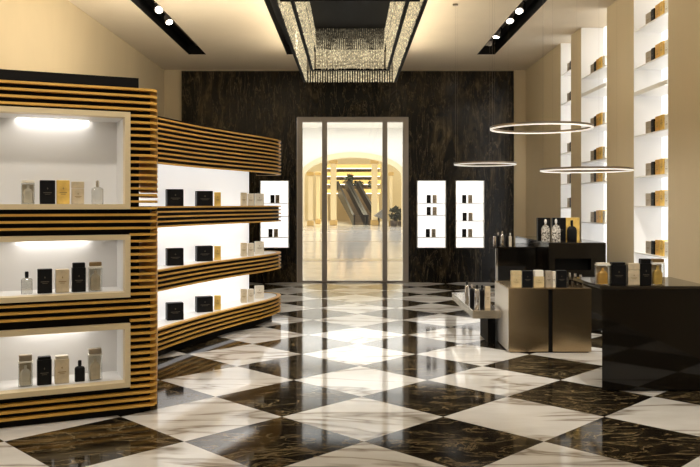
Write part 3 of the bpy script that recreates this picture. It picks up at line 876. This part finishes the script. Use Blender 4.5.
build('plinth', MB().box(BX0+.04, BX1-.04, BY0+.04, BY1-.04, 0, .02), 'black', bc)
lt = empty('low_black_counter', (2.06, 10.1, 0), 'lower black counter tier on the left of the tall black counter', 'counter')
LX0, LX1, LY0, LY1, LZ = 1.815, 2.315, 9.62, 10.6, .966
build('body', MB().prism([(LX0+.03, LY0+.005), (LX1, LY0+.005), (LX1, LY1), (LX0+.27, LY1)], 0, LZ-.016), 'blackgloss', lt)
build('edge_post', MB().box(LX0, LX0+.025, LY0, LY0+.025, 0, LZ-.016), 'chrome', lt)
build('top', MB().prism([(LX0-.05, LY0), (LX1, LY0), (LX1, LY1), (LX0+.2, LY1)], LZ-.016, LZ), 'blacktop', lt)
GB = 'perfumes on the tall black counter'
Yq = 9.22
for a, b2, lb in ((549.5, 536, 'black box behind the left patterned bottle on the tall black counter'),
                  (565, 550.5, 'black box behind the middle patterned bottle on the tall black counter')):
    Y = 9.42; carton((px2x((a+b2)/2, Y)+.01, Y, BZ+.0005), 13*Y/F, .07, 23.3*Y/F, 'bk', lb, GB, foil='darkfoil')
Y = 9.42; carton((px2x(572, Y), Y, BZ+.0005), 13.5*Y/F, .07, 23.3*Y/F, 'gold', 'gold box behind the dark bottle on the tall black counter', GB, foil='bronzec')
s = Yq/F
bottle((px2x(545.5, 9.30), 9.30, BZ+.0005), 8.2*s, .05, 22.5*s, 'leftmost patterned glass bottle with white cap on the tall black counter', GB, glass='pglass', liquid=None, cap='white', capk='ball', shoulder=.2)
bottle((px2x(556, Yq), Yq, BZ+.0005), 8.6*s, .05, 23*s, 'patterned glass bottle with white cap in the middle of the tall black counter', GB, glass='pglass', liquid=None, cap='white', capk='ball', shoulder=.2)
bottle((px2x(571.8, Yq), Yq, BZ+.0005), 9.6*s, .05, 21.5*s, 'dark bottle in front of the gold box on the tall black counter', GB, glass='bk', liquid=None, cap='bk', shoulder=.2)
Yl = 9.72; s = Yl/F
GL = 'slim bottles on the lower black counter'
for k, (pa, hg, gl_, cp, nm) in enumerate(((494.6, 13, 'chrome', 'bk', 'first'), (498.2, 14, 'bk', 'chrome', 'second'), (502.3, 15, 'chrome', 'chrome', 'third'), (506.3, 13, 'bk', 'bk', 'fourth'), (510.2, 13.5, 'pale', 'ivory', 'fifth'))):
    yy = Yl if pa > 499 else Yl
    bottle((max(px2x(pa, yy), LX0-.03), yy, LZ+.0005), 2.9*s, .03, hg*s, '%s slim bottle from the left on the lower black counter' % nm, GL, glass=gl_, liquid=None, cap=cp, neck=.08)

# ------------------------------------------------------------------ ring pendants
def ring(pxc, pyc, wpx, diam, label):
    Y = F*diam/wpx; c = (px2x(pxc, Y), Y, py2z(pyc, Y)); R = diam/2
    r = empty('ring_pendant', c, label, 'pendant light', 'ring pendant lights')
    n = 72
    def tor(r0, r1, z0, z1):
        rings = []
        for k in range(n):
            a = 2*PI*k/n; ca, sa = math.cos(a), math.sin(a)
            rings.append([(c[0]+r0*ca, c[1]+r0*sa, c[2]+z0), (c[0]+r1*ca, c[1]+r1*sa, c[2]+z0), (c[0]+r1*ca, c[1]+r1*sa, c[2]+z1), (c[0]+r0*ca, c[1]+r0*sa, c[2]+z1)])
        rings.append(rings[0]); return MB().loft(rings, cap=False)
    build('ring_profile', tor(R-.024, R, -.003, .016), 'ringm', r)
    build('diffuser', tor(R-.021, R-.003, -.014, -.003), 'ring', r)
    for k in range(3):
        a = 2*PI*k/3+.5
        p = (c[0]+(R-.018)*math.cos(a), c[1]+(R-.018)*math.sin(a))
        build('cable', MB().tube((*p, c[2]+.016), (*p, ZC), .0005, 5), 'ringm', r)
    build('driver_cable', MB().tube((c[0]-(R-.018), c[1], c[2]+.016), (c[0]-(R-.018), c[1], ZC-.02), .0008, 5), 'ringm', r)
    build('ceiling_rose', MB().lathe([(.035, ZC-.02), (.035, ZC)], (c[0]-(R-.018), c[1]), 14), 'ringm', r)
ring(541, 128, 101, 1.0, 'largest and highest ring pendant light above the counters')
ring(485, 164, 62, .80, 'smallest ring pendant light, in front of the dark marble wall')
ring(586, 170, 90, .92, 'lowest ring pendant light, nearest the right wall niches')

# ------------------------------------------------------------------ ceiling spots
def spotlight(px_, py_, target, label, power=220):
    z = ZC+.045; Y = F*(z-EYE)/(HZ-py_); x = px2x(px_, Y)
    r = empty('spotlight', (x, Y, ZC+.14), label, 'spotlight', 'spotlights in the ceiling channels')
    build('stem', MB().tube((x, Y, ZC+.14), (x, Y, z+.06), .012, 8), 'black', r)
    t = (Vector(target)-Vector((x, Y, z))).normalized()
    c = Vector((x, Y, z))
    h = MB().tube(tuple(c-t*.05), tuple(c+t*.05), .055, 20)
    ho = build('housing', h, 'alu', r)
    build('lens', MB().tube(tuple(c+t*.051), tuple(c+t*.056), .045, 20), 'lens', ho)
    build('gimbal', MB().box(x-.085, x-.07, Y-.01, Y+.01, z-.02, z+.09).box(x+.07, x+.085, Y-.01, Y+.01, z-.02, z+.09).box(x-.085, x+.085, Y-.01, Y+.01, z+.09, z+.105), 'black', r)
    spot('spot_lamp', tuple(c+t*.08), target, power, ang=62)
spotlight(159, 8.5, (-1.5, 6.0, 1.0), 'nearer spotlight in the left ceiling channel', 160)
spotlight(168.5, 19.5, (-1.2, 9.4, .6), 'farther spotlight in the left ceiling channel', 120)
spotlight(519, 8.5, (2.1, 8.0, .6), 'nearest of four spotlights in the right ceiling channel', 150)
spotlight(509.5, 18.5, (2.3, 9.0, .8), 'second nearest spotlight in the right ceiling channel', 120)
spotlight(496.5, 34, (1.6, 11.5, .0), 'third spotlight from the front in the right ceiling channel', 110)
spotlight(489.3, 41.6, (2.2, 14.6, 2.0), 'farthest spotlight in the right ceiling channel', 110)

for k, (x, yy, tgt, p) in enumerate(((-2.63, 4.4, (-2.0, 5.6, 1.0), 90), (-.945, 2.8, (-2.0, 5.4, 1.2), 190), (-.945, 6.3, (-1.4, 8.5, 1.2), 120), (-2.63, 7.2, (-1.6, 8.2, .8), 90), (2.345, 3.6, (2.5, 6.4, .6), 250), (2.345, 6.0, (2.0, 8.4, .5), 280), (-.945, 8.3, (1.6, 8.1, .2), 200), (-.945, 4.6, (.3, 7.6, 0), 260), (-.945, 10.4, (.4, 12.4, 0), 220), (2.345, 1.6, (1.2, 5.0, 0), 200), (2.345, 8.0, (3.3, 10, 2), 35))):
    spot('added_spot', (x, yy, ZC+.02), tgt, p, ang=60)  # added spots without fixtures, aimed to brighten cabinets, counters and floor
# unseen uplights added over the left cabinets to brighten wall and ceiling
area('added_uplight', (*FR(1.1, .75, 0)[:2], 2.42), 1.8, 58, (1, .88, .68), rot=(PI, 0, math.atan2(U.y, U.x)), sy=.12)
area('added_uplight', (-2.25, 8.7, 2.36), 2.4, 60, (1, .88, .68), rot=(PI, 0, PI/2), sy=.12)
# ------------------------------------------------------------------ chandelier
ch = empty('crystal_chandelier', (0, 8.0, ZC), 'long rectangular chandelier of crystal strands in black frames on the ceiling', 'chandelier')
CY0, CY1 = 2.5, 13.0
ZBt = 3.55; HWo = .75; ZI = 3.62; HWi = .59
build('ceiling_plate', MB().box(-.80, .80, CY0, CY1+.05, ZC-.012, ZC), 'black', ch)
fr = MB()
for s_ in (-1, 1):
    x0, x1 = sorted((s_*HWo, s_*(HWo+.035))); fr.box(x0, x1, CY0, CY1+.03, ZBt, ZBt+.05)
    fr.box(x0, x1, CY0, CY1+.03, ZC-.05, ZC-.012)
    for yy in (4, 8.08, CY1+.01): fr.box(x0, x1, yy-.02, yy+.02, ZBt+.05, ZC-.05)
    area('added_ceiling_uplight', (s_*(HWo+.05), 7.75, ZBt+.06), .05, 60, (1, .86, .63), rot=(0, -s_*2.3, 0), sy=10.3)  # added uplight beside the frame, brightens the ceiling
build('outer_frame', fr, 'black', ch)
fr = MB()
for s_ in (-1, 1):
    x0, x1 = sorted((s_*HWi, s_*(HWi+.035))); fr.box(x0, x1, CY0, 12.3, ZI, ZI+.045)
fr.box(-HWi, HWi, 12.26, 12.30, ZI, ZI+.03).box(-HWo, HWo, 8.06, 8.10, ZI, ZI+.03)
for yy in (8.08, 12.28, 4.0):
    for s_ in (-1, 1): fr.tube((s_*(HWi+.017), yy, ZI+.04), (s_*(HWi+.017), yy, ZC-.012), .008, 6)
build('inner_frame', fr, 'black', ch)
rc = random.Random(11)
def strand(mb, x, y, z0, z1, r, nb, ph=0):
    """vertical string of faceted beads"""
    rings = []; 
    for k in range(2*nb+1):
        z = z0+(z1-z0)*k/(2*nb); rad = r if k % 2 else r*.25
        rings.append([(x+rad*math.cos(ph+PI/2*j), y+rad*math.sin(ph+PI/2*j), z) for j in range(4)])
    mb.loft(rings, cap=False)
def stuff(name, mb, mat, lab=None):
    o = build(name, mb, mat, ch); o['kind'] = 'stuff'
    if lab: o['label'] = lab
m = MB(); y = CY0
while y < CY1:
    for s_ in (-1, 1):
        strand(m, s_*(HWo-.012), y, ZBt+.02+rc.uniform(-.02, .02), ZC-.02, .013, 9, rc.uniform(0, 1))
    y += .034
stuff('bead_curtain', m, 'crystal')
m = MB(); y = CY0
while y < 12.28:
    for s_ in (-1, 1):
        strand(m, s_*(HWi-.012), y, ZI+.02+rc.uniform(-.02, .02), ZC-.02, .012, 8, rc.uniform(0, 1))
        strand(m, s_*(HWi-.075), y+.015, ZI+.22+rc.uniform(-.02, .02), ZC-.02, .011, 5, rc.uniform(0, 1))
    y += .038
stuff('bead_curtain', m, 'crystal')
m = MB()
for j, (yy, zb_, n) in enumerate(((12.24, ZI+.02, 42), (12.10, 3.74, 40), (11.95, 3.80, 40))):
    for k in range(n): strand(m, -HWi+.07+(2*HWi-.14)*k/(n-1), yy, zb_+rc.uniform(-.015, .015), ZC-.02, .012, 8 if j == 0 else 5, rc.uniform(0, 1))
stuff('bead_curtain', m, 'crystal')
m = MB()
for j in range(9):
    yy = 11.85-.07*j; zb_ = 3.86+.016*j
    for k in range(36): strand(m, -.50+1.0*k/35, yy, zb_+rc.uniform(-.01, .01), ZC-.015, .012, 3, rc.uniform(0, 1))
stuff('bead_curtain', m, 'crystald', 'smoked bead rows')
m = MB()
for k in range(40): strand(m, -HWi+.05+(2*HWi-.1)*k/39, 7.98, 3.64, ZC-.02, .012, 8)
stuff('bead_curtain', m, 'crystal')
n = 36
for k in range(n):
    x = -HWo+.02+(2*HWo-.04)*k/(n-1)
    rm = MB().lathe([(.002, ZBt-.005), (.011, ZBt+.012), (.011, ZBt+.165), (.004, ZBt+.18), (.003, ZC-.012)], (x, CY1-.02+(.03 if k % 2 else 0)), 8)
    build('crystal_rod', rm, 'crystal', ch)

# ------------------------------------------------------------------ world and camera
wd = bpy.data.worlds.new('world'); S.world = wd; wd.use_nodes = True
wd.node_tree.nodes['Background'].inputs[0].default_value = (1, .88, .70, 1)
wd.node_tree.nodes['Background'].inputs[1].default_value = .4
cam = bpy.data.cameras.new('camera'); co = bpy.data.objects.new('camera', cam); COL.objects.link(co)
co.location = (0, 0, EYE); co.rotation_euler = (PI/2, 0, 0)
cam.sensor_width = 36; cam.lens = F/700*36; cam.shift_y = -(233.5-HZ)/700
cam.clip_end = 300; cam.clip_start = .05
S.camera = co
S.view_settings.view_transform = 'Standard'; S.view_settings.look = 'None'
S.view_settings.gamma = 1; S.view_settings.exposure = 0; S.view_settings.use_curve_mapping = False
